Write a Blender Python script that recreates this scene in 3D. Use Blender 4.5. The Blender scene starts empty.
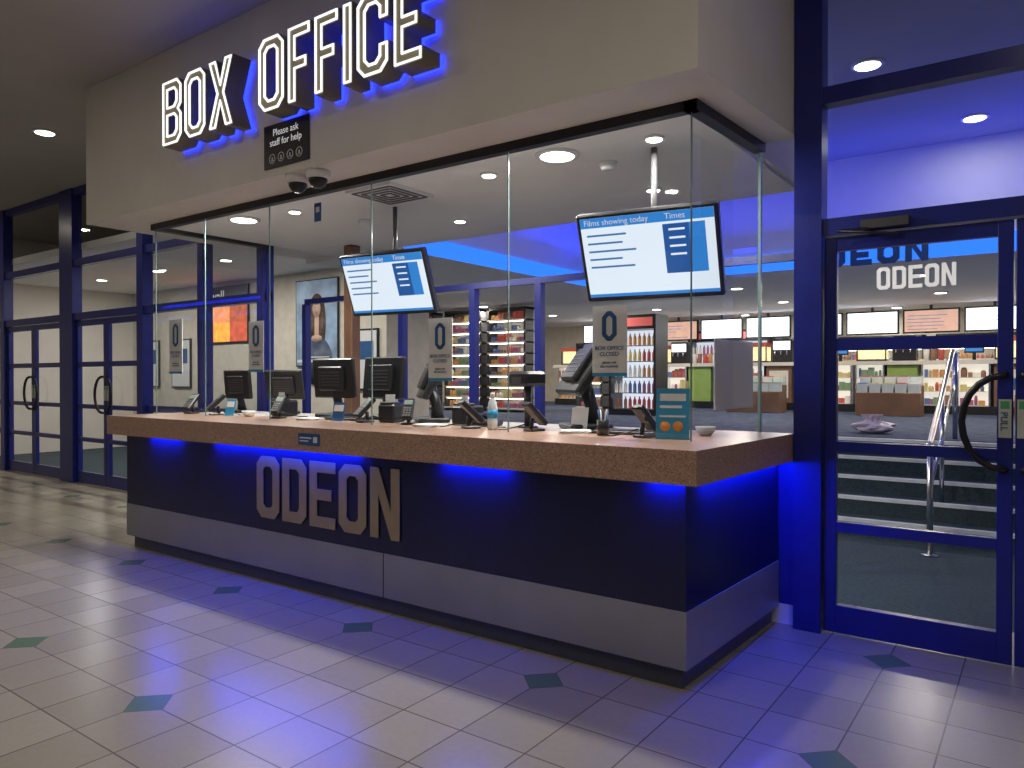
import bpy, math, random
from mathutils import Vector, Matrix, noise
random.seed(7)
S=bpy.context.scene
S.view_settings.view_transform='Standard'
COL=S.collection
# ---------------- materials ----------------
MATS={}
def mat(name,col=(.5,.5,.5),rough=.5,metal=0,emis=None,es=0,var=.08,scale=6,spec=.5,bump=0):
    if name in MATS: return MATS[name]
    m=bpy.data.materials.new(name); m.use_nodes=True
    nt=m.node_tree; b=nt.nodes['Principled BSDF']
    tc=nt.nodes.new('ShaderNodeTexCoord'); nz=nt.nodes.new('ShaderNodeTexNoise')
    nz.inputs['Scale'].default_value=scale; nz.inputs['Detail'].default_value=3
    nt.links.new(tc.outputs['Object'],nz.inputs['Vector'])
    cr=nt.nodes.new('ShaderNodeValToRGB')
    cr.color_ramp.elements[0].position=.3; cr.color_ramp.elements[1].position=.7
    cr.color_ramp.elements[0].color=(*[max(0,c*(1-var)) for c in col],1)
    cr.color_ramp.elements[1].color=(*[min(1,c*(1+var)) for c in col],1)
    nt.links.new(nz.outputs['Fac'],cr.inputs['Fac']); nt.links.new(cr.outputs['Color'],b.inputs['Base Color'])
    b.inputs['Roughness'].default_value=rough; b.inputs['Metallic'].default_value=metal
    b.inputs['Specular IOR Level'].default_value=spec
    if emis:
        b.inputs['Emission Color'].default_value=(*emis,1); b.inputs['Emission Strength'].default_value=es
    if bump:
        bp=nt.nodes.new('ShaderNodeBump'); bp.inputs['Strength'].default_value=bump; bp.inputs['Distance'].default_value=.01
        nt.links.new(nz.outputs['Fac'],bp.inputs['Height']); nt.links.new(bp.outputs['Normal'],b.inputs['Normal'])
    MATS[name]=m; return m

def glassmat(name,tint=(.94,.96,.97)):
    m=bpy.data.materials.new(name); m.use_nodes=True; nt=m.node_tree; nt.nodes.clear()
    N=nt.nodes;L=nt.links
    o=N.new('ShaderNodeOutputMaterial'); mx=N.new('ShaderNodeMixShader')
    t=N.new('ShaderNodeBsdfTransparent'); g=N.new('ShaderNodeBsdfGlossy')
    t.inputs['Color'].default_value=(*tint,1); g.inputs['Roughness'].default_value=.01
    lw=N.new('ShaderNodeLayerWeight'); lw.inputs['Blend'].default_value=.5
    p=N.new('ShaderNodeMath'); p.operation='POWER'; p.inputs[1].default_value=4
    ma=N.new('ShaderNodeMath'); ma.operation='MULTIPLY_ADD'; ma.inputs[1].default_value=.6; ma.inputs[2].default_value=.06
    L.new(lw.outputs['Facing'],p.inputs[0]); L.new(p.outputs[0],ma.inputs[0]); L.new(ma.outputs[0],mx.inputs[0])
    L.new(t.outputs[0],mx.inputs[1]); L.new(g.outputs[0],mx.inputs[2]); L.new(mx.outputs[0],o.inputs[0])
    return m
GLASS=glassmat('clear_glass')

def tilemat():
    m=bpy.data.materials.new('floor_tiles'); m.use_nodes=True; nt=m.node_tree; b=nt.nodes['Principled BSDF']
    N=nt.nodes; L=nt.links
    tc=N.new('ShaderNodeTexCoord'); sp=N.new('ShaderNodeSeparateXYZ'); L.new(tc.outputs['Object'],sp.inputs[0])
    def M(op,a,b_=None,c=None):
        n=N.new('ShaderNodeMath'); n.operation=op
        for i,v in enumerate((a,b_,c)):
            if v is None: continue
            if isinstance(v,(int,float)): n.inputs[i].default_value=v
            else: L.new(v,n.inputs[i])
        return n.outputs[0]
    sx,sy=.334,.32
    x=M('ADD',sp.outputs[0],.6+sx*400); y=M('ADD',sp.outputs[1],.31+sy*400)
    u=M('DIVIDE',x,sx); v=M('DIVIDE',y,sy)
    du=M('MULTIPLY',M('PINGPONG',u,.5),sx); dv=M('MULTIPLY',M('PINGPONG',v,.5),sy)
    g=M('LESS_THAN',M('MINIMUM',du,dv),.0035)
    dU=M('MULTIPLY',M('PINGPONG',M('DIVIDE',x,sx*4),.5),sx*4); dV=M('MULTIPLY',M('PINGPONG',M('DIVIDE',y,sy*4),.5),sy*4)
    ds=M('ADD',dU,dV)
    dia=M('LESS_THAN',ds,.115); diag=M('LESS_THAN',ds,.121)
    cmb=N.new('ShaderNodeCombineXYZ'); L.new(M('FLOOR',u),cmb.inputs[0]); L.new(M('FLOOR',v),cmb.inputs[1])
    wn=N.new('ShaderNodeTexWhiteNoise'); wn.noise_dimensions='2D'; L.new(cmb.outputs[0],wn.inputs['Vector'])
    cr=N.new('ShaderNodeValToRGB'); cr.color_ramp.elements[0].color=(.335,.305,.24,1); cr.color_ramp.elements[1].color=(.41,.375,.295,1)
    L.new(wn.outputs['Value'],cr.inputs[0])
    nz=N.new('ShaderNodeTexNoise'); nz.inputs['Scale'].default_value=30; nz.inputs['Detail'].default_value=4; L.new(tc.outputs['Object'],nz.inputs['Vector'])
    mx0=N.new('ShaderNodeMixRGB'); mx0.blend_type='MULTIPLY'; mx0.inputs[0].default_value=.15; L.new(cr.outputs[0],mx0.inputs[1]); L.new(nz.outputs['Fac'],mx0.inputs[2])
    def mix(f,a,bc):
        n=N.new('ShaderNodeMixRGB'); L.new(f,n.inputs[0]); L.new(a,n.inputs[1]); n.inputs[2].default_value=(*bc,1); return n.outputs[0]
    c=mix(g,mx0.outputs[0],(.13,.11,.085)); c=mix(diag,c,(.13,.11,.09)); c=mix(dia,c,(.10,.18,.105))
    L.new(c,b.inputs['Base Color'])
    b.inputs['Roughness'].default_value=.27
    bp=N.new('ShaderNodeBump'); bp.inputs['Strength'].default_value=.3; bp.inputs['Distance'].default_value=.004; bp.invert=True
    L.new(g,bp.inputs['Height']); L.new(bp.outputs[0],b.inputs['Normal'])
    return m
def granite():
    m=bpy.data.materials.new('speckled_granite'); m.use_nodes=True; nt=m.node_tree; b=nt.nodes['Principled BSDF']
    N=nt.nodes; L=nt.links
    tc=N.new('ShaderNodeTexCoord'); nz=N.new('ShaderNodeTexVoronoi'); nz.inputs['Scale'].default_value=230
    L.new(tc.outputs['Object'],nz.inputs['Vector'])
    sp=N.new('ShaderNodeSeparateColor'); L.new(nz.outputs['Color'],sp.inputs[0])
    cr=N.new('ShaderNodeValToRGB'); e=cr.color_ramp
    e.elements[0].color=(.22,.12,.085,1); e.elements[1].color=(.62,.44,.34,1)
    k=e.elements.new(.35); k.color=(.43,.26,.18,1); k=e.elements.new(.7); k.color=(.52,.33,.24,1)
    L.new(sp.outputs[0],cr.inputs[0]); L.new(cr.outputs[0],b.inputs['Base Color']); b.inputs['Roughness'].default_value=.28
    return m
TILE=tilemat(); GRAN=granite()
CREAM=mat('cream_plaster',(.78,.745,.68),.7,var=.04,scale=2)
CEIL=mat('ceiling_paint',(.46,.44,.40),.85,var=.04,scale=1.5)
WHITEC=mat('white_ceiling_paint',(.86,.85,.83),.8,var=.02)
BLUEF=mat('blue_painted_steel',(.013,.020,.20),.3,var=.1)
NAVY=mat('navy_laminate',(.008,.009,.055),.3,var=.15)
STEEL=mat('brushed_steel_panel',(.37,.37,.38),.38,.5,var=.07,scale=3)
KICK=mat('dark_kickboard',(.07,.075,.10),.4)
BLACK=mat('black_plastic',(.012,.012,.014),.35)
TRIM=mat('black_metal_trim',(.02,.02,.025),.4,.3)
DGREY=mat('dark_grey_plastic',(.06,.06,.065),.4)
WHITE=mat('white_card',(.8,.8,.8),.6,var=.02)
CHROME=mat('polished_steel',(.7,.7,.72),.2,1)
CARPET=mat('blue_carpet',(.02,.045,.065),.95,var=.4,scale=40)
CARPET2=mat('raised_carpet',(.05,.07,.13),.95,var=.5,scale=8)
WARM=mat('warm_wall_paint',(.74,.68,.57),.7)
WOOD=mat('brown_wood',(.20,.10,.055),.5,var=.2,scale=3)
LAMP=mat('downlight_lens',(1,1,1),.5,emis=(1,.95,.82),es=10)
LAMPW=mat('booth_lamp_lens',(1,1,1),.5,emis=(1,.97,.92),es=14)
LEDB=mat('blue_led_strip',(0,0,.3),.5,emis=(.003,.03,1),es=170)
LEDC=mat('blue_cove_led',(0,0,.3),.5,emis=(.02,.15,1),es=1.8)
SCRW=mat('screen_white',(.1,.1,.1),.3,emis=(.80,.90,1),es=1.0,var=0)
SCRB=mat('screen_blue',(.02,.1,.2),.3,emis=(.03,.25,.75),es=.8,var=0)
SCRD=mat('screen_deep_blue',(.02,.1,.2),.3,emis=(.01,.08,.35),es=.8,var=0)
SCRT=mat('screen_text',(.02,.1,.2),.3,emis=(.1,.25,.6),es=.6,var=0)
TXTW=mat('text_white',(.8,.8,.8),.5,emis=(1,1,1),es=.35,var=0)
INKB=mat('blue_ink',(.02,.10,.28),.5)
INKC=mat('cyan_ink',(.03,.30,.55),.5)
ORANGE=mat('orange_ink',(.8,.3,.05),.5)
LETG=mat('bronze_letter',(.40,.32,.18),.38,.3)
NEON=mat('white_neon',(1,1,1),.5,emis=(.97,.97,.95),es=1.3)
HALO=mat('blue_halo_led',(0,0,.3),.5,emis=(.012,.025,1),es=5)
LETS=mat('letter_return_metal',(.22,.20,.15),.4,.2)
LETF=mat('letter_face_bronze',(.34,.30,.21),.4,.1,emis=(.34,.30,.21),es=.12)
# ---------------- mesh builder ----------------
class B:
    def __init__(s,name): s.name=name; s.v=[]; s.f=[]; s.m=[]; s.mats=[]; s.sm=[]
    def mi(s,m):
        if m not in s.mats: s.mats.append(m)
        return s.mats.index(m)
    def add(s,vs,fs,m,T=None,smooth=False):
        o=len(s.v)
        for p in vs:
            p=Vector(p)
            if T is not None: p=T@p
            s.v.append(p)
        k=s.mi(m)
        for f in fs: s.f.append([i+o for i in f]); s.m.append(k); s.sm.append(smooth)
        return s
    def box(s,x0,x1,y0,y1,z0,z1,m,T=None,bev=0):
        if bev>0:
            b=bev
            vs=[];idx={}
            X=(x0,x1);Y=(y0,y1);Z=(z0,z1)
            for i in (0,1):
                for j in (0,1):
                    for k in (0,1):
                        sx=b if i==0 else -b; sy=b if j==0 else -b; sz=b if k==0 else -b
                        idx[i,j,k,0]=len(vs); vs.append((X[i],Y[j]+sy,Z[k]+sz))
                        idx[i,j,k,1]=len(vs); vs.append((X[i]+sx,Y[j],Z[k]+sz))
                        idx[i,j,k,2]=len(vs); vs.append((X[i]+sx,Y[j]+sy,Z[k]))
            fs=[]
            for i in (0,1): fs.append([idx[i,0,0,0],idx[i,1,0,0],idx[i,1,1,0],idx[i,0,1,0]])
            for j in (0,1): fs.append([idx[0,j,0,1],idx[1,j,0,1],idx[1,j,1,1],idx[0,j,1,1]])
            for k in (0,1): fs.append([idx[0,0,k,2],idx[1,0,k,2],idx[1,1,k,2],idx[0,1,k,2]])
            for a in (0,1):
                for c in (0,1):
                    fs.append([idx[a,c,0,0],idx[a,c,1,0],idx[a,c,1,1],idx[a,c,0,1]])
                    fs.append([idx[a,0,c,0],idx[a,1,c,0],idx[a,1,c,2],idx[a,0,c,2]])
                    fs.append([idx[0,a,c,1],idx[1,a,c,1],idx[1,a,c,2],idx[0,a,c,2]])
            for i in (0,1):
                for j in (0,1):
                    for k in (0,1): fs.append([idx[i,j,k,0],idx[i,j,k,1],idx[i,j,k,2]])
            return s.add(vs,fs,m,T)
        vs=[(x,y,z) for x in (x0,x1) for y in (y0,y1) for z in (z0,z1)]
        return s.add(vs,[(0,1,3,2),(4,6,7,5),(0,4,5,1),(2,3,7,6),(0,2,6,4),(1,5,7,3)],m,T)
    def prism(s,pts,z0,z1,m,T=None):
        n=len(pts); vs=[(x,y,z0) for x,y in pts]+[(x,y,z1) for x,y in pts]
        fs=[list(range(n))[::-1],list(range(n,2*n))]+[(i,(i+1)%n,n+(i+1)%n,n+i) for i in range(n)]
        return s.add(vs,fs,m,T)
    def lathe(s,prof,m,T=None,seg=24):
        vs=[];fs=[]
        for r,z in prof:
            for i in range(seg):
                a=2*math.pi*i/seg; vs.append((r*math.cos(a),r*math.sin(a),z))
        n=len(prof)
        for j in range(n-1):
            for i in range(seg): fs.append((j*seg+i,j*seg+(i+1)%seg,(j+1)*seg+(i+1)%seg,(j+1)*seg+i))
        fs.append(list(range(seg))[::-1]); fs.append(list(range((n-1)*seg,n*seg)))
        return s.add(vs,fs,m,T,True)
    def tube(s,pts,r,m,T=None,seg=10,closed=False):
        pts=[Vector(p) for p in pts]; vs=[];fs=[];n=len(pts); up=None
        for i,p in enumerate(pts):
            if closed: d=(pts[(i+1)%n]-pts[i-1]).normalized()
            else: d=(pts[min(i+1,n-1)]-pts[max(i-1,0)]).normalized()
            if up is None: up=Vector((0,0,1)) if abs(d.z)<.9 else Vector((1,0,0))
            a=d.cross(up).normalized(); b=d.cross(a).normalized(); up=a.cross(d).normalized()
            rr=r[i] if isinstance(r,(list,tuple)) else r
            for k in range(seg):
                t=2*math.pi*k/seg; vs.append(p+a*math.cos(t)*rr+b*math.sin(t)*rr)
        for j in range(n if closed else n-1):
            q=(j+1)%n
            for k in range(seg): fs.append((j*seg+k,j*seg+(k+1)%seg,q*seg+(k+1)%seg,q*seg+k))
        if not closed: fs.append(list(range(seg))); fs.append(list(range((n-1)*seg,n*seg))[::-1])
        return s.add(vs,fs,m,T,True)
    def done(s,loc=(0,0,0),rot=(0,0,0),parent=None):
        me=bpy.data.meshes.new(s.name); me.from_pydata([tuple(p) for p in s.v],[],s.f)
        for m in s.mats: me.materials.append(m)
        for p,k,sm in zip(me.polygons,s.m,s.sm): p.material_index=k; p.use_smooth=sm
        import bmesh
        bm=bmesh.new(); bm.from_mesh(me); bmesh.ops.recalc_face_normals(bm,faces=bm.faces); bm.to_mesh(me); bm.free()
        o=bpy.data.objects.new(s.name,me); COL.objects.link(o); o.location=loc; o.rotation_euler=rot
        if parent: o.parent=parent
        return o
def empty(name,loc=(0,0,0),rot=(0,0,0)):
    o=bpy.data.objects.new(name,None); COL.objects.link(o); o.location=loc; o.rotation_euler=rot; o.empty_display_size=.1; return o
def text(body,size,loc,m,parent=None,name='lettering',align='LEFT',ext=.0006,rot=(math.pi/2,0,0),bold=0):
    c=bpy.data.curves.new(name,'FONT'); c.body=body; c.size=size; c.align_x=align; c.extrude=ext; c.offset=bold
    c.materials.append(m); o=bpy.data.objects.new(name,c); COL.objects.link(o); o.location=loc; o.rotation_euler=rot
    if parent: o.parent=parent
    return o
# block letters
def octa(x0,y0,x1,y1,c,l=True):
    if l: return [(x0+c,y0),(x1-c,y0),(x1,y0+c),(x1,y1-c),(x1-c,y1),(x0+c,y1),(x0,y1-c),(x0,y0+c)]
    return [(x0,y0),(x1-c,y0),(x1,y0+c),(x1,y1-c),(x1-c,y1),(x0,y1)]
def letter(ch,w,h,t):
    c=t*.75; ci=t*.35
    if ch=='O': return [octa(0,0,w,h,c),octa(t,t,w-t,h-t,ci)]
    if ch=='D': return [octa(0,0,w,h,c,False),octa(t,t,w-t,h-t,ci,False)]
    if ch=='B':
        mid=h*.52
        return [[(0,0),(w-c,0),(w,c),(w,mid-c*.6),(w-c*.6,mid),(w,mid+c*.6),(w,h-c),(w-c,h),(0,h)],
                octa(t,t,w-t,mid-t/2,ci,False),octa(t,mid+t/2,w-t,h-t,ci,False)]
    if ch=='I': return [[(0,0),(t,0),(t,h),(0,h)]]
    if ch=='F': return [[(0,0),(t,0),(t,h*.42),(w*.85,h*.42),(w*.85,h*.42+t),(t,h*.42+t),(t,h-t),(w,h-t),(w,h),(0,h)]]
    if ch=='E': return [[(0,0),(w,0),(w,t),(t,t),(t,h*.5-t/2),(w*.85,h*.5-t/2),(w*.85,h*.5+t/2),(t,h*.5+t/2),(t,h-t),(w,h-t),(w,h),(0,h)]]
    if ch=='C': return [[(c,0),(w-c,0),(w,c),(w,.36*h),(w-t,.36*h),(w-t,t+ci),(w-t-ci,t),(t+ci,t),(t,t+ci),(t,h-t-ci),(t+ci,h-t),(w-t-ci,h-t),(w-t,h-t-ci),(w-t,.64*h),(w,.64*h),(w,h-c),(w-c,h),(c,h),(0,h-c),(0,c)]]
    if ch=='X': return [[(0,0),(t*1.15,0),(w/2,.35*h),(w-t*1.15,0),(w,0),(w/2+.6*t,h/2),(w,h),(w-t*1.15,h),(w/2,.65*h),(t*1.15,h),(0,h),(w/2-.6*t,h/2)]]
    if ch=='N': return [[(0,0),(t,0),(t,h*.62),(w-t,0),(w,0),(w,h),(w-t,h),(w-t,.38*h),(t,h),(0,h)]]
def inset(P,d,hole=False):
    n=len(P); A=sum(P[i][0]*P[(i+1)%n][1]-P[(i+1)%n][0]*P[i][1] for i in range(n))
    s=1 if A>0 else -1
    if hole: s=-s
    out=[]
    for i in range(n):
        p=Vector(P[i]).to_2d(); a=(p-Vector(P[i-1]).to_2d()).normalized(); b=(Vector(P[(i+1)%n]).to_2d()-p).normalized()
        na=Vector((-a.y,a.x))*s; nb=Vector((-b.y,b.x))*s; m=(na+nb); k=m.dot(na)
        out.append(tuple(p+m*(d/max(k,.4))))
    return out
def lcurve(name,polys,loc,m,ext,parent,bevel=0,fill=True):
    c=bpy.data.curves.new(name,'CURVE'); c.dimensions='2D' if fill else '3D'
    if fill: c.fill_mode='BOTH'
    c.extrude=ext; c.bevel_depth=bevel; c.bevel_resolution=1
    for P in polys:
        sp=c.splines.new('POLY'); sp.points.add(len(P)-1); sp.use_cyclic_u=True
        for i,(x,y) in enumerate(P): sp.points[i].co=(x,y,0,1)
    c.materials.append(m); o=bpy.data.objects.new(name,c); COL.objects.link(o)
    o.location=loc; o.rotation_euler=(math.pi/2,0,0); o.parent=parent
    return o
def area(name,loc,size,power,col=(1,1,1),rot=(0,0,0),shape='DISK',sy=None,parent=None):
    l=bpy.data.lights.new(name,'AREA'); l.shape=shape; l.size=size
    if sy: l.size_y=sy
    l.energy=power; l.color=col
    o=bpy.data.objects.new(name,l); COL.objects.link(o); o.location=loc; o.rotation_euler=rot
    if parent: o.parent=parent
    return o
# =============== ROOM SHELL ===============
H=4.22
WR=1.27; WL=1.6
LC=2.9; LH=3.35
B('floor').box(-15,6,-8,1.9,-.1,0,TILE).done()
B('floor_carpet_lower').box(-15,6,1.9,5.6,-.1,0.002,CARPET).done()
B('floor_foyer_raised').box(-12,6,5.6,14,0,.85,CARPET2).done()
ceil=B('ceiling'); ceil.box(-15,6,-8,7,H,H+.1,CEIL); ceil.done()
lc=B('ceiling_foyer_low')
lc.box(-5.94,-4.3,2.5,14,LC,LC+.1,WHITEC); lc.box(-4.3,6,6.5,14,LC,LC+.1,WHITEC); lc.box(-12,-5.94,6,14,LC,LC+.1,WHITEC)
lc.box(-15,-5.94,1.66,6,LH,LH+.1,WHITEC); lc.box(-7,-5.94,5.95,6,LC+.1,LH,WHITEC); lc.box(-5.98,-5.94,2.51,6,LC+.1,LH,WHITEC)
lc.done()
cv=B('trim_cove')
cv.box(-4.36,-4.3,2.51,6.5,LC+.1,H,WHITEC); cv.box(-4.3,6,6.5,6.56,LC+.1,H,WHITEC)
cv.box(-4.3,-4.27,2.52,6.47,LC,LC+.19,LEDC); cv.box(-4.27,6,6.46,6.5,LC,LC+.22,LEDC)
cv.done()
B('wall_back').box(-12,6,14,14.1,0,LC+.1,WARM).done()
B('wall_foyer_left').box(-12,-11.9,5.2,14,0,LC+.1,WARM).done()
wi=B('wall_inner_left'); wi.box(-15,-7.1,5,5.1,0,LH,WARM); wi.box(-7.2,-7.1,5.1,6,0,LH,WARM); wi.done()
B('wall_right').box(6,6.1,-8,14,0,H,CREAM).done()
B('wall_left').box(-15.1,-15,-8,5,0,H,CREAM).done()
# steps
NOS=mat('step_nosing',(.75,.78,.82),.4,.1)
st=B('staircase')
for i in range(5):
    z=.17*(i+1); y=4.2+.28*i
    st.box(-7.09,5.99,y,5.6,z-.17,z-.001 if i<4 else .848,CARPET)
    st.box(-7.09,5.99,y-.012,y+.05,z-.03,z+.004,NOS)
st.done()
hr=B('stair_handrail')
xx=.62
hr.tube([(xx,3.75,0),(xx,3.75,.95)],.025,CHROME); hr.lathe([(.07,0),(.07,.015)],CHROME,Matrix.Translation((xx,3.75,.002)))
hr.tube([(xx,3.6,.95),(xx,3.75,.95),(xx,5.5,1.78),(xx,6.1,1.78)],.025,CHROME)
hr.tube([(xx,3.75,.55),(xx,5.5,1.38)],.015,CHROME)
hr.tube([(xx,5.8,.85),(xx,5.8,1.78)],.025,CHROME)
hr.tube([(xx,4.6,.34),(xx,4.6,1.35)],.02,CHROME)
hr.done()
# =============== FASCIA ===============
fa=B('wall_fascia_bulkhead')
fa.prism([(-5.94,-.05),(.09,-.05),(.19,1.27),(-.1,1.28),(-.1,2.5),(-5.94,2.5)],2.95,H-.001,CREAM)
fa.done()
B('ceiling_booth').box(-5.38,-.14,.38,2.5,2.93,2.949,WHITEC).done()
tr=B('trim_glass_head')
tr.box(-5.46,-.06,.31,.37,2.895,2.95,TRIM); tr.prism([(-.13,.31),(-.06,.31),(.0,1.27),(-.07,1.27)],2.895,2.95,TRIM); tr.box(-5.46,-5.39,.37,1.6,2.895,2.95,TRIM)
tr.done()
# =============== COUNTER ===============
ct=B('ticket_counter')
def L(x0,y0,xr,yb,xr2,dep,depx):
    return [(x0,y0),(xr,y0),(xr2,yb),(xr2-depx,yb),(xr-depx,y0+dep),(x0,y0+dep)]
ct.prism(L(-5.17,0,0,1.25,.05,.5,.4),0,.105,KICK)
ct.prism(L(-5.23,-.04,.035,1.26,.09,.5,.4),.105,.385,STEEL)
ct.box(-2.0,-1.993,-.0415,-.04,.105,.385,BLACK)
ct.prism(L(-5.23,-.035,.03,1.26,.085,.5,.4),.385,1.0,NAVY)
ct.prism(L(-5.42,-.12,.115,1.265,.185,.72,.55),1.0,1.165,GRAN)
ct.box(-5.3,-.7,.62,1.2,1.1,1.164,mat('worktop_laminate',(.4,.38,.36),.5))
o=ct.done()
bm=o.modifiers.new('bev','BEVEL'); bm.width=.004; bm.segments=2; bm.limit_method='ANGLE'
led=B('counter_led_strip')
for a,b in ((-4.8,-4.35),(-3.85,-2.2),(-1.5,-1.0),(-.16,.02)):
    led.box(a,b,-.075,-.06,.994,.9995,LEDB)
led.prism([(.068,.12),(.085,.12),(.125,1.2),(.108,1.2)],.994,.9995,LEDB)
led.done()
sg=empty('cinema_name_counter_sign',(-3.31,-.041,.48))
x=0
for i,ch in enumerate('ODEON'):
    lcurve('letter_%d'%(i+1),letter(ch,.262,.45,.075),(x,-.003,0),LETG,.003,sg); x+=.30
pl=B('counter_notice_plate'); pl.box(-.11,.11,-.006,0,-.04,.04,INKB,bev=.002)
pl.box(-.09,.03,-.008,-.006,.005,.015,WHITE); pl.box(-.09,.0,-.008,-.006,-.015,-.007,WHITE); pl.box(.05,.09,-.008,-.006,-.02,.02,WHITE)
pl.done((-2.62,-.121,1.085))
# =============== BOX OFFICE SIGN ===============
bs=empty('box_office_sign',(0,0,0))
x=-4.24; n=0
W={'B':.27,'O':.275,'X':.30,'F':.225,'I':.08,'C':.27,'E':.225}
for ch in 'BOX OFFICE':
    if ch==' ': x+=.26; continue
    n+=1; w=W[ch]; P=letter(ch,w,.50,.08)
    lcurve('body_%d'%n,P,(x,-.16,3.32),LETS,.075,bs)
    lcurve('face_%d'%n,P,(x,-.236,3.32),LETF,.0015,bs)
    Q=[inset(p,.012,i>0) for i,p in enumerate(P)]
    lcurve('outline_%d'%n,Q,(x,-.24,3.32),NEON,0,bs,bevel=.0095,fill=False)
    lcurve('halo_%d'%n,P,(x,-.066,3.32),HALO,.006,bs)
    x+=w+.045
# =============== help sign ===============
hs=B('help_sign'); hs.box(-.25,.25,-.012,0,-.155,.155,BLACK,bev=.003)
for i in range(4):
    T=Matrix.Translation((-.15+.1*i,-.013,-.09))@Matrix.Rotation(math.pi/2,4,'X')
    hs.tube([(.032*math.cos(a*math.pi/8),.032*math.sin(a*math.pi/8),0) for a in range(16)],.003,WHITE,T,6,True)
    hs.box(-.006,.006,-.018,.012,-.001,.001,WHITE,T); hs.box(-.014,.014,-.018,-.010,-.001,.001,WHITE,T)
hso=hs.done((-2.94,-.052,3.16))
text('Please ask\nstaff for help',.07,(0,-.0135,.07),TXTW,hso,align='CENTER')
for p in ((-2.95,.05),(-2.73,.05)):
    T=Matrix.Rotation(math.pi,4,'X')
    d=B('dome_camera'); d.lathe([(.085,0),(.085,.04),(.07,.055)],WHITE,T)
    d.lathe([(.066,.05),(.064,.075),(.05,.1),(.028,.117),(.004,.122)],BLACK,T)
    d.done((p[0],p[1],2.95))
# =============== GLASS of booth ===============
gl=B('window_booth_front')
gy=.34; xs=[-5.42,-4.6,-3.68,-2.5,-1.29,-.1]
for a,b in zip(xs[:-1],xs[1:]):
    gl.add([(a+.004,gy,1.165),(b-.004,gy,1.165),(b-.004,gy,2.90),(a+.004,gy,2.90)],[(0,1,2,3)],GLASS)
EDGE=mat('glass_edge',(.20,.30,.30),.15,var=.1)
for a in xs: gl.box(a-.0035,a+.0035,gy-.004,gy+.004,1.165,2.90,EDGE)
gl.done()
g2=B('window_booth_side')
g2.add([(-.1,gy,1.165),(-.03,1.27,1.165),(-.03,1.27,2.90),(-.1,gy,2.90)],[(0,1,2,3)],GLASS)
g2.add([(-5.42,gy,1.165),(-5.42,WL,1.165),(-5.42,WL,2.90),(-5.42,gy,2.90)],[(0,1,2,3)],GLASS)
g2.box(-.035,-.02,1.24,1.27,1.165,2.90,EDGE); g2.box(-5.43,-5.41,1.57,1.6,0,2.90,BLUEF)
g2.add([(-.03,1.275,1.165),(.19,1.275,1.165),(.19,1.275,2.95),(-.03,1.275,2.95)],[(0,1,2,3)],GLASS)
g2.done()
B('baseboard_right').box(-.3,.19,1.262,1.269,0,.12,WHITE).done()
B('wall_stub_right').box(-.3,.19,1.27,1.32,.0,1.16,BLUEF).done()
# =============== BLUE DOOR WALLS ===============
def frame(name,x0,x1,y,top=H):
    f=B(name)
    f.box(x0,x1,y-.05,y+.05,3.1,3.2,BLUEF); f.box(x0,x1,y-.05,y+.05,2.33,2.43,BLUEF); f.box(x0,x1,y-.05,y+.05,H-.1,H,BLUEF)
    f.add([(x0,y,2.43),(x1,y,2.43),(x1,y,H-.1),(x0,y,H-.1)],[(0,1,2,3)],GLASS)
    return f
STG=mat('sticker_pale',(.55,.6,.5),.5)
def leaf(name,x0,x1,y,hand,full=True):
    w=x1-x0; f=B(name)
    f.box(0,.07,-.025,.025,.01,2.32,BLUEF,bev=.004); f.box(w-.07,w,-.025,.025,.01,2.32,BLUEF,bev=.004)
    for a,b in ((.01,.17),(.60,.66),(1.07,1.13),(1.66,1.73),(2.24,2.32)): f.box(.07,w-.07,-.022,.022,a,b,BLUEF)
    f.add([(.07,0,.1),(w-.07,0,.1),(w-.07,0,2.3),(.07,0,2.3)],[(0,1,2,3)],GLASS)
    hx=w-.035 if hand>0 else .035; s=-1 if hand>0 else 1
    pts=[(hx,-.025,1.52),(hx,-.06,1.515)]+[(hx+s*.19*math.sin(math.pi*k/10),-.07,1.27+.245*math.cos(math.pi*k/10)) for k in range(11)]+[(hx,-.06,1.025),(hx,-.025,1.02)]
    f.tube(pts,.018,BLACK)
    f.box(hx-.028,hx+.028,-.028,-.025,1.19,1.39,STG); f.box(hx-.02,hx+.02,-.0285,-.028,1.34,1.38,mat('sticker_green',(.1,.4,.15),.5))
    return f.done((x0,y,0))
fr=frame('door_frame_right',.19,5.99,WR)
for a,b in ((.19,.345),(2.22,2.36),(4.3,4.42),(5.88,5.99)): fr.box(a,b,-.07+WR,.07+WR,0,H,BLUEF)
fr.box(.56,.80,WR-.1,WR-.05,2.34,2.39,DGREY); fr.tube([(.6,WR-.1,2.34),(.45,WR-.16,2.33),(.75,WR-.06,2.30)],.008,DGREY)
fr.done()
leaf('door_right',.35,1.275,WR,1); leaf('door_right',1.285,2.21,WR,-1); leaf('door_right',2.37,3.33,WR,1); leaf('door_right',3.34,4.29,WR,-1)
dsn=empty('door_name_lettering',(.63,WR-.012,2.0)); x=0
for i,ch in enumerate('ODEON'):
    lcurve('letter_%d'%(i+1),letter(ch,.068,.125,.02),(x,0,0),TXTW,.001,dsn); x+=.08
text('PULL',.045,(1.222,WR-.032,1.325),INKB,None,'pull_label',rot=(math.pi/2,math.pi/2,0))
fl=frame('door_frame_left',-14.9,-5.44,WL)
for a,b in ((-12.45,-12.3),(-10.3,-9.9),(-8.1,-7.95),(-6.7,-6.6),(-5.55,-5.44)): fl.box(a,b,-.07+WL,.07+WL,0,H,BLUEF)
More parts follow.
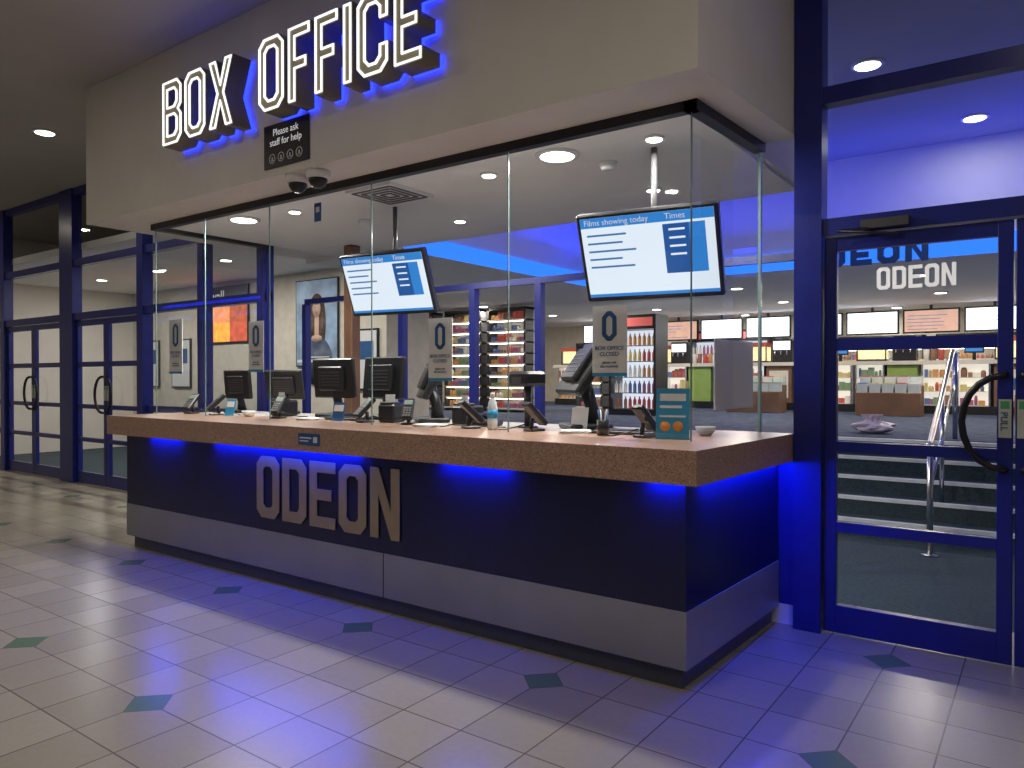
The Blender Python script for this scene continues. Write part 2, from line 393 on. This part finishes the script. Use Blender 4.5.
for a,b in ((-7.95,-6.7),(-6.6,-5.55),(-14.9,-12.45)):
    for z in (.02,.6,1.07): fl.box(a,b,WL-.03,WL+.03,z,z+.08,BLUEF)
    fl.add([(a,WL,.1),(b,WL,.1),(b,WL,2.34),(a,WL,2.34)],[(0,1,2,3)],GLASS)
fl.done()
for x0,x1,h in ((-12.3,-11.3,1),(-11.3,-10.3,-1),(-9.9,-9.0,1),(-9.0,-8.1,-1)): leaf('door_left',x0+.005,x1-.005,WL,h)
bk=B('window_booth_rear')
for x in (-5.93,-4.3,-3.3,-2.5): bk.box(x-.035,x+.035,2.46,2.54,0,2.4,BLUEF)
bk.box(-5.93,-.1,2.47,2.53,2.4,2.46,BLUEF); bk.box(-5.93,-.1,2.47,2.53,.02,.15,BLUEF); bk.box(-5.93,-3.3,2.47,2.53,1.0,1.06,BLUEF)
bk.box(-.14,-.1,2.47,2.53,0,2.93,BLUEF)
bk.done()
B('support_column').box(-4.75,-4.62,2.05,2.18,0,2.93,WOOD,bev=.01).done()
# =============== DOWNLIGHTS ===============
def downlight(x,y,z,r,power,m,col):
    d=B('ceiling_downlight')
    d.lathe([(r*1.25,0),(r*1.25,-.012),(r,-.016)],WHITE); d.lathe([(r,-.012),(r*.9,-.02)],m)
    o=d.done((x,y,z))
    if power: area('lamp',(0,0,-.03),r*1.8,power,col,parent=o)
WC=(1,.88,.73); CC=(1,.95,.86)
for x,y,p in ((-7.57,.25,12),(-7.5,-3,12),(-4.2,-3,17),(-10.8,-2,9),(-1.2,-3.2,17),(1.8,-1.2,16),(2.6,-4.5,16),(-3,-6,14),(-12.8,.2,7)):  # only the first is in view; the others are added for lighting
    downlight(x,y,H,.1,p,LAMP,WC)
for x,y in ((.14,3.66),(.79,5.74),(-2.2,4.4)): downlight(x,y,H,.11,6,LAMP,CC)
for x,y in ((-1.13,.65),(-4.44,.62)): downlight(x,y,2.93,.115,34,LAMPW,CC)
for x,y in ((-.48,.7),(-1.76,.75),(-3.8,.68),(-2.9,1.8),(-1.0,1.8)): downlight(x,y,2.93,.05,18,LAMPW,CC)  # some of these lamps stand in for ceiling lights reflected in the glass
for x in (-10,-7.5,-5,-2.5,0,2.5):
    for y in (8,10.5): downlight(x,y,LC,.09,30,LAMP,WC)
for x in (-7,-4,-1,2): downlight(x,12.9,LC,.09,32,LAMP,CC)
for x in (-13,-11,-9,-7.3): downlight(x,3.4,LH,.09,34,LAMP,CC)
downlight(-5.2,3.8,LC,.09,12,LAMP,CC)
area('cove_uplight_back',(0.5,6.15,3.2),9,60,(.01,.03,1),rot=(math.pi+.5,0,0),shape='RECTANGLE',sy=.2)
area('cove_uplight_left',(-4.0,4.5,3.2),.2,32,(.01,.03,1),rot=(math.pi,.5,0),shape='RECTANGLE',sy=3.6)
v=B('air_vent'); v.box(-.24,.24,-.24,.24,-.02,0,WHITE)
for k in range(4):
    a=.20-.05*k
    for s in (1,-1):
        v.box(-a,a,s*a-.01,s*a+.01,-.026,-.02,DGREY); v.box(s*a-.01,s*a+.01,-a,a,-.026,-.02,DGREY)
v.done((-2.70,.72,2.93))
for x,y in ((-.95,1.0),(-3.6,1.3)):
    d=B('smoke_detector'); d.lathe([(.06,0),(.06,-.02),(.045,-.045),(.02,-.05)],WHITE); d.done((x,y,2.93))
# =============== TVs ===============
def tv(loc,yaw,tilt,w=.86,h=.52):
    o=empty('hanging_display_screen',loc,(0,0,yaw))
    T=Matrix.Rotation(tilt,4,'X')
    b=B('panel')
    b.box(-w/2,w/2,-.03,.03,-h/2,h/2,BLACK,T,bev=.01)
    b.box(-w/2+.025,w/2-.025,-.032,-.03,-h/2+.03,h/2-.025,SCRW,T)
    b.box(-w/2+.025,w/2-.025,-.0335,-.032,h/2-.085,h/2-.025,SCRB,T)
    b.box(w*.12,w/2-.08,-.0335,-.032,-h/2+.16,h/2-.10,SCRB,T)
    b.box(w*.12,w*.30,-.0345,-.0335,-h/2+.16,h/2-.10,SCRD,T)
    b.box(-w/2+.025,w/2-.025,-.0335,-.032,-h/2+.03,-h/2+.05,SCRB,T)
    for k in range(5): b.box(-w/2+.06,-w/2+.06+random.uniform(.2,.36),-.0335,-.032,h/2-.14-.05*k,h/2-.128-.05*k,SCRT,T)
    for k in range(4): b.box(w*.16,w*.27,-.0355,-.0345,h/2-.14-.05*k,h/2-.128-.05*k,SCRW,T)
    b.box(-.12,.12,.03,.07,-.1,.1,DGREY,T)
    b.tube([(0,.09,0),(0,.09,2.93-loc[2])],.02,DGREY); b.box(-.06,.06,.03,.11,-.05,.05,DGREY)
    b.done(parent=o)
    text('Films showing today',.05,T@Vector((-w/2+.05,-.036,h/2-.07)),TXTW,o,rot=(math.pi/2+tilt,0,0))
    text('Times',.05,T@Vector((w*.14,-.036,h/2-.07)),TXTW,o,rot=(math.pi/2+tilt,0,0))
tv((-.555,.80,2.26),math.radians(9),math.radians(24),.87,.56)
tv((-3.0,1.0,2.285),math.radians(8),math.radians(22),.86,.53)
# =============== glass notices ===============
def notice(x,z,w=.2,h=.42):
    n=B('closed_notice'); n.box(-w/2,w/2,-.002,.002,-h/2,h/2,WHITE)
    n.box(-w/2,w/2,-.003,-.002,-h/2,-h/2+.02,INKC)
    o=n.done((x,gy+.012,z))
    P=[octa(0,0,w*.42,h*.42,w*.15),octa(w*.12,w*.12,w*.30,h*.42-w*.12,w*.07)]
    lcurve('logo',P,(-w*.21,-.004,h*.0),INKB,.001,o)
    text('BOX OFFICE\nCLOSED',w*.15,(0,-.004,-h*.13),INKB,o,align='CENTER')
    text('please use\nthe machines',w*.1,(0,-.004,-h*.32),INKB,o,align='CENTER')
notice(-.59,1.71,.22,.40); notice(-1.86,1.69,.21,.42); notice(-3.88,1.76,.2,.42); notice(-5.1,1.79,.22,.5)
st2=B('glass_sticker'); st2.box(-.04,.04,-.002,0,-.07,.07,INKB); st2.box(-.02,.02,-.003,-.002,.0,.04,WHITE); st2.done((-3.08,gy-.005,2.76))
B('side_glass_poster').box(-.003,.003,-.27,.27,-.2,.2,WHITE).done((-.075,.93,1.52),(0,0,-.075))
lf=B('discount_leaflet_stand'); T=Matrix.Rotation(-.15,4,'X')
lf.box(-.09,.09,-.004,.004,0,.28,INKC,T); lf.box(-.09,.09,.0,.1,0,.006,INKC)
lf.box(-.07,.07,-.006,-.004,.21,.25,WHITE,T); lf.box(-.07,.05,-.006,-.004,.17,.185,WHITE,T)
for k in (-.04,.03): lf.lathe([(.028,0),(.028,.003)],ORANGE,T@Matrix.Translation((k,-.004,.07))@Matrix.Rotation(math.pi/2,4,'X'))
lf.box(-.07,.07,-.006,-.004,.12,.13,WHITE,T)
lf.done((-.24,.42,1.166),(0,0,.3))
# =============== counter devices ===============
LCD=mat('lcd_grey',(.2,.26,.24),.2); KEY=mat('key_grey',(.16,.16,.16),.4)
def card(x,y,rz=0,s=1):
    b=B('card_reader')
    b.box(-.045,.045,-.05,.06,0,.015,BLACK,bev=.004)
    b.tube([(0,.03,.01),(0,.02,.08)],.014,BLACK)
    T=Matrix.Translation((0,0,.11))@Matrix.Rotation(.75,4,'X')
    b.box(-.042,.042,-.1,.1,-.018,.018,BLACK,T,bev=.008)
    b.box(-.03,.03,.03,.075,.018,.0195,LCD,T)
    for i in range(3):
        for j in range(4): b.box(-.028+.02*i,-.014+.02*i,-.085+.024*j,-.07+.024*j,.018,.022,KEY,T)
    b.tube([(0,.06,.05),(.03,.12,.03),(.1,.16,.01),(.18,.16,.006)],.004,BLACK,seg=6)
    o=b.done((x,y,1.166),(0,0,rz)); o.scale=(s,s,s)
for x,y,r in ((-5.1,.5,.3),(-4.65,.47,-.3),(-3.75,.47,.4),(-2.75,.5,-.2),(-2.3,.5,.6),(-1.68,.46,2.6),(-1.2,.5,2.8),(-.42,.46,2.9)): card(x,y,r)
MG=mat('monitor_glass',(.01,.012,.02),.1)
def pos(x,y,rz,tilt=.25,s=1):
    b=B('till_monitor')
    b.box(-.12,.12,-.1,.12,0,.03,BLACK,bev=.008)
    b.tube([(0,.05,.02),(0,.04,.12),(0,.0,.24)],[.05,.035,.04],BLACK)
    T=Matrix.Translation((0,0,.3))@Matrix.Rotation(tilt,4,'X')
    b.box(-.2,.2,-.025,.02,-.15,.16,BLACK,T,bev=.01); b.box(-.12,.12,-.055,-.02,-.09,.1,BLACK,T,bev=.01)
    b.box(-.18,.18,.02,.022,-.13,.14,MG,T)
    for k in range(5): b.box(-.09,.09,-.057,-.055,-.05+.025*k,-.042+.025*k,DGREY,T)
    o=b.done((x,y,1.165),(0,0,rz)); o.scale=(s,s,s)
pos(-4.95,.9,.1,.1,.9); pos(-4.3,.95,.5,.3,.9); pos(-3.55,.9,.15,.1,1.1); pos(-2.95,.9,.0,-.1,1.1); pos(-2.4,.85,-.7,-.4,1.1); pos(-1.05,.85,-.75,-.6,1.3)
for x,y,r in ((-1.95,.75,-.2),(-2.62,.66,.3),(-4.0,.72,0)):
    b=B('ticket_printer'); b.box(-.07,.07,-.1,.1,0,.14,BLACK,bev=.015); b.box(-.06,.06,-.09,.02,.14,.155,DGREY,bev=.005); b.box(-.04,.04,-.03,-.028,.155,.21,WHITE); b.done((x,y,1.166),(0,0,r))
b=B('ticket_printer'); b.tube([(0,0,0),(0,0,.30)],.025,BLACK); b.lathe([(.07,0),(.07,.01)],BLACK); b.box(-.13,.1,-.09,.09,.28,.38,BLACK,bev=.02); b.box(-.05,.05,-.1,-.09,.3,.34,DGREY); b.done((-1.42,.74,1.166),(0,0,-.3))
for x,y in ((-.62,.62),(-3.15,.64)):
    b=B('keyboard'); b.box(-.2,.2,-.07,.07,0,.02,BLACK,bev=.004)
    for i in range(13):
        for j in range(4): b.box(-.185+.029*i,-.162+.029*i,-.055+.029*j,-.032+.029*j,.02,.026,DGREY)
    b.done((x,y,1.166),(0,0,.1))
CL=mat('bottle_plastic',(.65,.72,.75),.1,spec=.8)
b=B('water_bottle'); b.lathe([(.02,0),(.033,.006),(.033,.06),(.03,.075),(.033,.09),(.033,.14),(.026,.18),(.013,.205),(.013,.215)],CL)
b.lathe([(.0335,.075),(.0335,.13)],INKC); b.lathe([(.015,.213),(.015,.238),(.012,.24)],WHITE); b.done((-1.49,.44,1.166))
for x,y,r in ((-.92,.54,.3),(-3.35,.5,.1),(-2.05,.46,-.2)):
    b=B('paper_stack')
    for k in range(4): b.box(-.09,.09,-.09,.09,.004*k,.004*k+.003,WHITE,Matrix.Rotation(.1*k,4,'Z'))
    b.done((x,y,1.166),(0,0,r))
for x,y,c in ((-4.42,.45,INKC),(-3.0,.45,INKB),(-1.0,.70,WHITE)):
    b=B('leaflet_holder'); T=Matrix.Rotation(-.25,4,'X'); b.box(-.055,.055,-.003,.003,0,.15,c,T); b.box(-.045,.045,-.005,-.003,.08,.13,WHITE,T); b.box(-.06,.06,-.01,.06,0,.005,CL); b.done((x,y,1.166),(0,0,.15))
b=B('desk_telephone'); b.box(-.08,.08,-.1,.1,0,.04,BLACK,bev=.012); b.tube([(-.05,-.09,.065),(-.055,-.05,.075),(-.055,.05,.075),(-.05,.09,.065)],[.026,.014,.014,.026],BLACK)
for i in range(3):
    for j in range(4): b.box(.0+.022*i,.016+.022*i,-.07+.026*j,-.052+.026*j,.04,.045,KEY)
b.done((-1.75,.72,1.166),(0,0,.2))
b=B('pen_pot'); b.lathe([(.035,0),(.037,.09),(.033,.09),(.032,.02)],BLACK)
for k in range(5): b.tube([(.01*math.cos(k*1.3),.01*math.sin(k*1.3),.02),(.03*math.cos(k*1.3),.03*math.sin(k*1.3),.15)],.004,[INKC,ORANGE,WHITE,INKB,BLACK][k],seg=6)
b.done((-.68,.44,1.166))
b=B('counter_cables')
b.tube([(-.9,.8,1.17),(-.8,.7,1.2),(-.7,.75,1.172),(-.5,.85,1.172),(-.35,.7,1.172)],.005,BLACK,seg=6)
b.tube([(-2.2,.7,1.172),(-2.0,.6,1.172),(-1.8,.6,1.172),(-1.5,.6,1.172)],.005,BLACK,seg=6)
b.done()
b=B('payment_bowl'); b.lathe([(.03,0),(.05,.02),(.06,.05),(.055,.05),(.045,.022)],WHITE); b.done((-4.2,.5,1.166))
b=B('payment_bowl'); b.lathe([(.03,0),(.05,.02),(.06,.05),(.055,.05),(.045,.022)],WHITE); b.done((-.2,.8,1.166))
# =============== background: foyer ===============
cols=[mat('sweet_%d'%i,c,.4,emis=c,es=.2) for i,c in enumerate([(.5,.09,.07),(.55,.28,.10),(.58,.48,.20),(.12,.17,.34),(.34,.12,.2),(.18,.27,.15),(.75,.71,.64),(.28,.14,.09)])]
SH=mat('shelf_white',(.72,.69,.64),.5); LIT=mat('shelf_strip_light',(1,1,1),.5,emis=(1,.93,.8),es=7)
def shelf(name,x0,x1,y,z0,z1,n,jar=.35):
    b=B(name); b.box(x0,x1,y+.28,y+.3,z0,z1,SH)
    for x in (x0,x1-.04): b.box(x,x+.04,y,y+.28,z0,z1,DGREY)
    dz=(z1-z0-.1)/n
    for i in range(n):
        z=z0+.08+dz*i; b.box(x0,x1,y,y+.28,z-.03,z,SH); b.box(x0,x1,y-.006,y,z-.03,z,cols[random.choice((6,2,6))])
        if i: b.box(x0+.05,x1-.05,y+.02,y+.04,z-.045,z-.03,LIT)
        x=x0+.06; c=random.choice(cols); k=0
        while x<x1-.12:
            if k<=0: c=random.choice(cols); k=random.randint(1,3); w=random.uniform(.04,.09); h=random.uniform(.3,.7)*dz; jr=random.random()<jar
            hh=h*random.uniform(.85,1.1)
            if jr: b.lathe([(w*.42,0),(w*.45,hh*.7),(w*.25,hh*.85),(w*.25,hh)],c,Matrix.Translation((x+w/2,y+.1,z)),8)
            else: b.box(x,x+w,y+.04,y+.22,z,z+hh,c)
            x+=w+.014; k-=1
    b.box(x0,x1,y,y+.3,z1-.05,z1,DGREY)
    b.done()
shelf('sweet_shelf',-8.5,-7.55,8,.85,2.85,9); shelf('sweet_shelf',-7.4,-6.5,8,.85,2.85,9)
shelf('sweet_shelf',-6.3,-5.7,9.5,.85,2.2,5); shelf('sweet_shelf',-9.8,-8.8,8,.85,2.85,9)
def fridge(x,y):
    b=B('drinks_fridge'); FL=mat('fridge_interior',(.8,.85,.9),.4,emis=(.8,.87,1),es=.9)
    b.box(x,x+.9,y,y+.5,.85,.95,BLACK); b.box(x,x+.9,y,y+.5,2.35,2.6,BLACK); b.box(x+.06,x+.84,y-.005,y,2.4,2.55,mat('fridge_header',(.5,.1,.1),.4,emis=(.5,.1,.08),es=.6))
    b.box(x,x+.04,y,y+.5,.95,2.35,BLACK); b.box(x+.86,x+.9,y,y+.5,.95,2.35,BLACK); b.box(x+.04,x+.86,y+.45,y+.5,.95,2.35,FL)
    for i in range(5):
        z=.97+.275*i; b.box(x+.04,x+.86,y+.05,y+.45,z-.015,z,CHROME)
        for k in range(9):
            if k%3==0: c=random.choice(cols)
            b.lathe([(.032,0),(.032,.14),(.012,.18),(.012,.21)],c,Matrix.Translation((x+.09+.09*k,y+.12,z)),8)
    b.done()
for x in (-5.5,-4.5): fridge(x,13.3)
fridge(-4.9,8.3)
for a,b_ in ((-7.6,-6.4),(-3.4,-2.6),(-2.4,-.6),(-.4,1.6)): shelf('back_bar_shelf',a,b_,13.6,.85,2.38,6,.7)
PC=mat('panel_cream',(.75,.72,.66),.4); LCAB=mat('lit_cabinet',(.8,.7,.4),.4,emis=(1,.75,.35),es=1.2,var=.5,scale=14)
GRN=mat('green_panel',(.28,.42,.10),.5); DISP=mat('display_case_back',(.9,.88,.8),.5,emis=(1,.93,.8),es=.7)
cc=B('concession_counter')
cc.box(-8.4,2.4,12.25,12.6,.85,1.75,WOOD); cc.box(-8.4,2.4,11.92,12.65,1.75,1.82,SH); cc.box(-8.4,2.4,12.0,12.25,.85,1.0,BLACK)
i=0; x=-8.3
while x<2.2:
    k=i%7
    if k in (0,1,3,4,5):
        cc.box(x,x+.5,12.22,12.25,1.0,1.75,DISP)
        for q in (0,.48): cc.box(x+q,x+q+.03,12.0,12.25,1.0,1.75,CHROME)
        for zz in (1.0,1.25,1.5):
            cc.box(x,x+.5,12.0,12.22,zz,zz+.015,SH); xx_=x+.05; c=random.choice(cols)
            while xx_<x+.42:
                w_=random.uniform(.04,.11); h_=random.uniform(.08,.2)
                if random.random()<.5: c=random.choice(cols)
                if random.random()<.5: cc.box(xx_,xx_+w_,12.04,12.16,zz+.015,zz+.015+h_,c)
                else: cc.lathe([(w_*.45,0),(w_*.48,h_*.7),(w_*.3,h_)],c,Matrix.Translation((xx_+w_/2,12.1,zz+.015)),8)
                xx_+=w_+.01
    elif k==2: cc.box(x,x+.5,12.0,12.25,1.0,1.75,WOOD); cc.box(x+.06,x+.44,11.99,12.0,1.1,1.65,PC); cc.box(x+.1,x+.4,11.985,11.99,1.3,1.5,INKB)
    else: cc.box(x,x+.5,12.0,12.25,1.0,1.75,GRN)
    k=i%4
    if k==0:
        cc.box(x+.02,x+.5,12.2,12.5,1.82,2.15,LCAB); cc.box(x,x+.52,12.13,12.52,2.15,2.24,cols[0]); cc.box(x,x+.52,12.13,12.52,1.82,1.86,DGREY)
        for q in (0,.5): cc.box(x+q,x+q+.02,12.13,12.16,1.82,2.15,DGREY)
    elif k==1:
        cc.box(x+.05,x+.45,12.2,12.5,1.82,2.3,BLACK,bev=.02); cc.box(x+.08,x+.42,12.19,12.2,2.08,2.26,mat('dispenser_front',(.8,.8,.85),.4,emis=(.8,.85,1),es=1.2))
        for q in range(3): cc.tube([(x+.12+.12*q,12.17,2.06),(x+.12+.12*q,12.17,1.98)],.012,CHROME)
    elif k==2:
        for q in range(4): cc.lathe([(.04,0),(.055,.2),(.05,.21)],cols[(i+q)%8],Matrix.Translation((x+.06+.12*q,12.2,1.82)),8)
    else:
        cc.box(x+.1,x+.4,12.2,12.25,1.95,2.2,BLACK); cc.tube([(x+.25,12.25,1.82),(x+.25,12.25,2.0)],.03,BLACK); cc.box(x+.12,x+.38,12.195,12.2,1.98,2.17,SCRB)
    x+=.56; i+=1
cc.done()
for x0 in (-3.6,-1.3,1.0):
    b=B('pick_and_mix_stand'); b.box(x0,x0+1.0,10.6,11.1,.85,1.25,WOOD,bev=.01)
    for i in range(5):
        for j in range(2):
            c=random.choice(cols); b.box(x0+.02+.2*i,x0+.19+.2*i,10.62+.24*j,10.84+.24*j,1.25+.12*j,1.40+.12*j,CL); b.box(x0+.03+.2*i,x0+.18+.2*i,10.63+.24*j,10.83+.24*j,1.40+.12*j,1.42+.12*j,c)
    b.box(x0,x0+1,10.86,11.1,1.25,1.37,WOOD)
    b.done()
mb=B('menu_board_screens'); x=-8
MSC=mat('menu_screen',(.7,.8,.9),.4,emis=(.85,.92,1),es=2.4); MRD=mat('menu_screen_red',(.5,.2,.1),.4,emis=(.7,.45,.35),es=1.0,var=.4)
i=0
while x<2.5:
    mb.box(x,x+.95,12.7,12.76,2.36,2.82,BLACK); mb.box(x+.03,x+.92,12.69,12.7,2.39,2.79,MRD if i%5==2 else MSC)
    for q in range(5): mb.box(x+.08,x+.08+random.uniform(.2,.7),12.686,12.69,2.43+.065*q,2.44+.065*q,SCRT)
    mb.box(x+.45,x+.5,12.72,12.74,2.82,LC-.001,DGREY)
    x+=1.02; i+=1
mb.done()
fs=empty('foyer_name_reflection',(-1.15,6.44,LC-.03)); x=0  # solid letters stand in for the name's reflection in the glass
for i,ch in enumerate('ODEON'):
    lcurve('letter_%d'%(i+1),letter(ch,.24,.26,.07),(x,0,0),INKB,.012,fs); x+=.3
def poster(name,x,y,z,w,h,kind):
    b=B(name); b.box(-w/2,w/2,-.03,0,-h/2,h/2,BLACK)
    if kind=='woman':
        b.box(-w/2+.02,w/2-.02,-.034,-.03,-h/2+.02,h/2-.02,mat('poster_sky',(.22,.32,.45),.4,emis=(.25,.32,.42),es=.3,var=.6,scale=2.5))
        sk=mat('poster_skin',(.55,.36,.27),.5,emis=(.55,.36,.27),es=.2,var=.2,scale=4); ha=mat('poster_hair',(.10,.06,.04),.5,var=.6,scale=12)
        R=Matrix.Rotation(math.pi/2,4,'X')
        def ell(cx,cz,rx,rz,d,m): b.lathe([(1,0),(1,.002)],m,Matrix.Translation((cx,-.034-d,cz))@R@Matrix.Diagonal((rx,rz,1,1)),28)
        ell(.02,.28,.17,.22,.002,ha); ell(-.11,0,.10,.42,.003,ha); ell(.15,-.02,.10,.42,.003,ha)
        ell(.02,-.66,.40,.42,.0045,mat('poster_dress',(.05,.08,.14),.5,var=.5)); b.box(-.035,.075,-.0415,-.0385,-.27,.12,sk); ell(.02,-.27,.14,.06,.006,sk); ell(.02,.24,.105,.15,.009,sk)
        ell(.02,.37,.115,.06,.0115,ha)
        for s in (-1,1): ell(.02+s*.04,.26,.014,.005,.0125,ha)
        ell(.02,.165,.028,.007,.0125,mat('poster_lips',(.42,.16,.14),.5))
        b.box(-w/2+.06,w/2-.06,-.046,-.044,-h/2+.07,-h/2+.12,WHITE); b.box(-w/2+.2,w/2-.2,-.046,-.044,-h/2+.15,-h/2+.17,WHITE)
    elif kind=='red':
        for k in range(6):
            c=[(.8,.15,.04),(.9,.35,.05),(.5,.08,.04),(.9,.5,.15),(.8,.25,.1),(.4,.08,.03)][k]
            b.box(-w/2+.03+k%3*(w-.06)/3,-w/2+.03+(k%3+1)*(w-.06)/3,-.034,-.03,-h/2+.03+(k//3)*(h-.06)/2.8,-h/2+.03+(k//3+1)*(h-.06)/2.8,mat('red_pic_%d'%k,c,.5,emis=c,es=1.3,var=.7,scale=9))
    else:
        b.box(-w/2+.03,w/2-.03,-.034,-.03,-h/2+.03,h/2-.03,WHITE)
        b.box(-w/2+.1,w/2-.1,-.036,-.034,0,h/2-.2,INKB)
    return b.done((x,y,z))
poster('film_poster',-8.75,4.99,2.45,1.1,1.5,'woman')
o=poster('promo_reflection',-11.55,4.99,2.72,1.7,1.1,'red'); text('mwall',.30,(-.6,-.04,.27),TXTW,o)  # glowing panel stands in for a reflected red picture with mirrored text
for x,k in ((-14.2,'w'),(-13.0,'w'),(-7.6,'w')): poster('film_poster',x,4.99,1.8,.7,1.0,k)
b=B('plastic_bag'); vs=[];fs=[]
n1,n2=20,12
for j in range(n2+1):
    t=j/n2; r=.17*math.sin(math.pi*min(1,t*1.25+.08))**.7 if t<.7 else .05+.12*(t-.7)
    for i in range(n1):
        a=2*math.pi*i/n1; q=r*(1+.5*noise.noise(Vector((math.cos(a)*2.5,math.sin(a)*2.5,t*5))))
        vs.append((q*math.cos(a)*1.3,q*math.sin(a),t*.22))
for j in range(n2):
    for i in range(n1): fs.append((j*n1+i,j*n1+(i+1)%n1,(j+1)*n1+(i+1)%n1,(j+1)*n1+i))
b.add(vs,fs,mat('bag_plastic',(.7,.6,.65),.4)); b.done((-.25,6.2,.85))
# =============== world, camera ===============
w=bpy.data.worlds.new('World'); S.world=w; w.use_nodes=True
bg=w.node_tree.nodes['Background']; bg.inputs[0].default_value=(.9,.9,.9,1); bg.inputs[1].default_value=.06
cam=bpy.data.cameras.new('Camera'); co=bpy.data.objects.new('Camera',cam); COL.objects.link(co)
co.location=(1.419,-3.364,1.5); co.rotation_euler=(math.radians(89.54),0,math.radians(35.9))
cam.lens=26.02; cam.sensor_width=36; cam.clip_end=100
S.camera=co
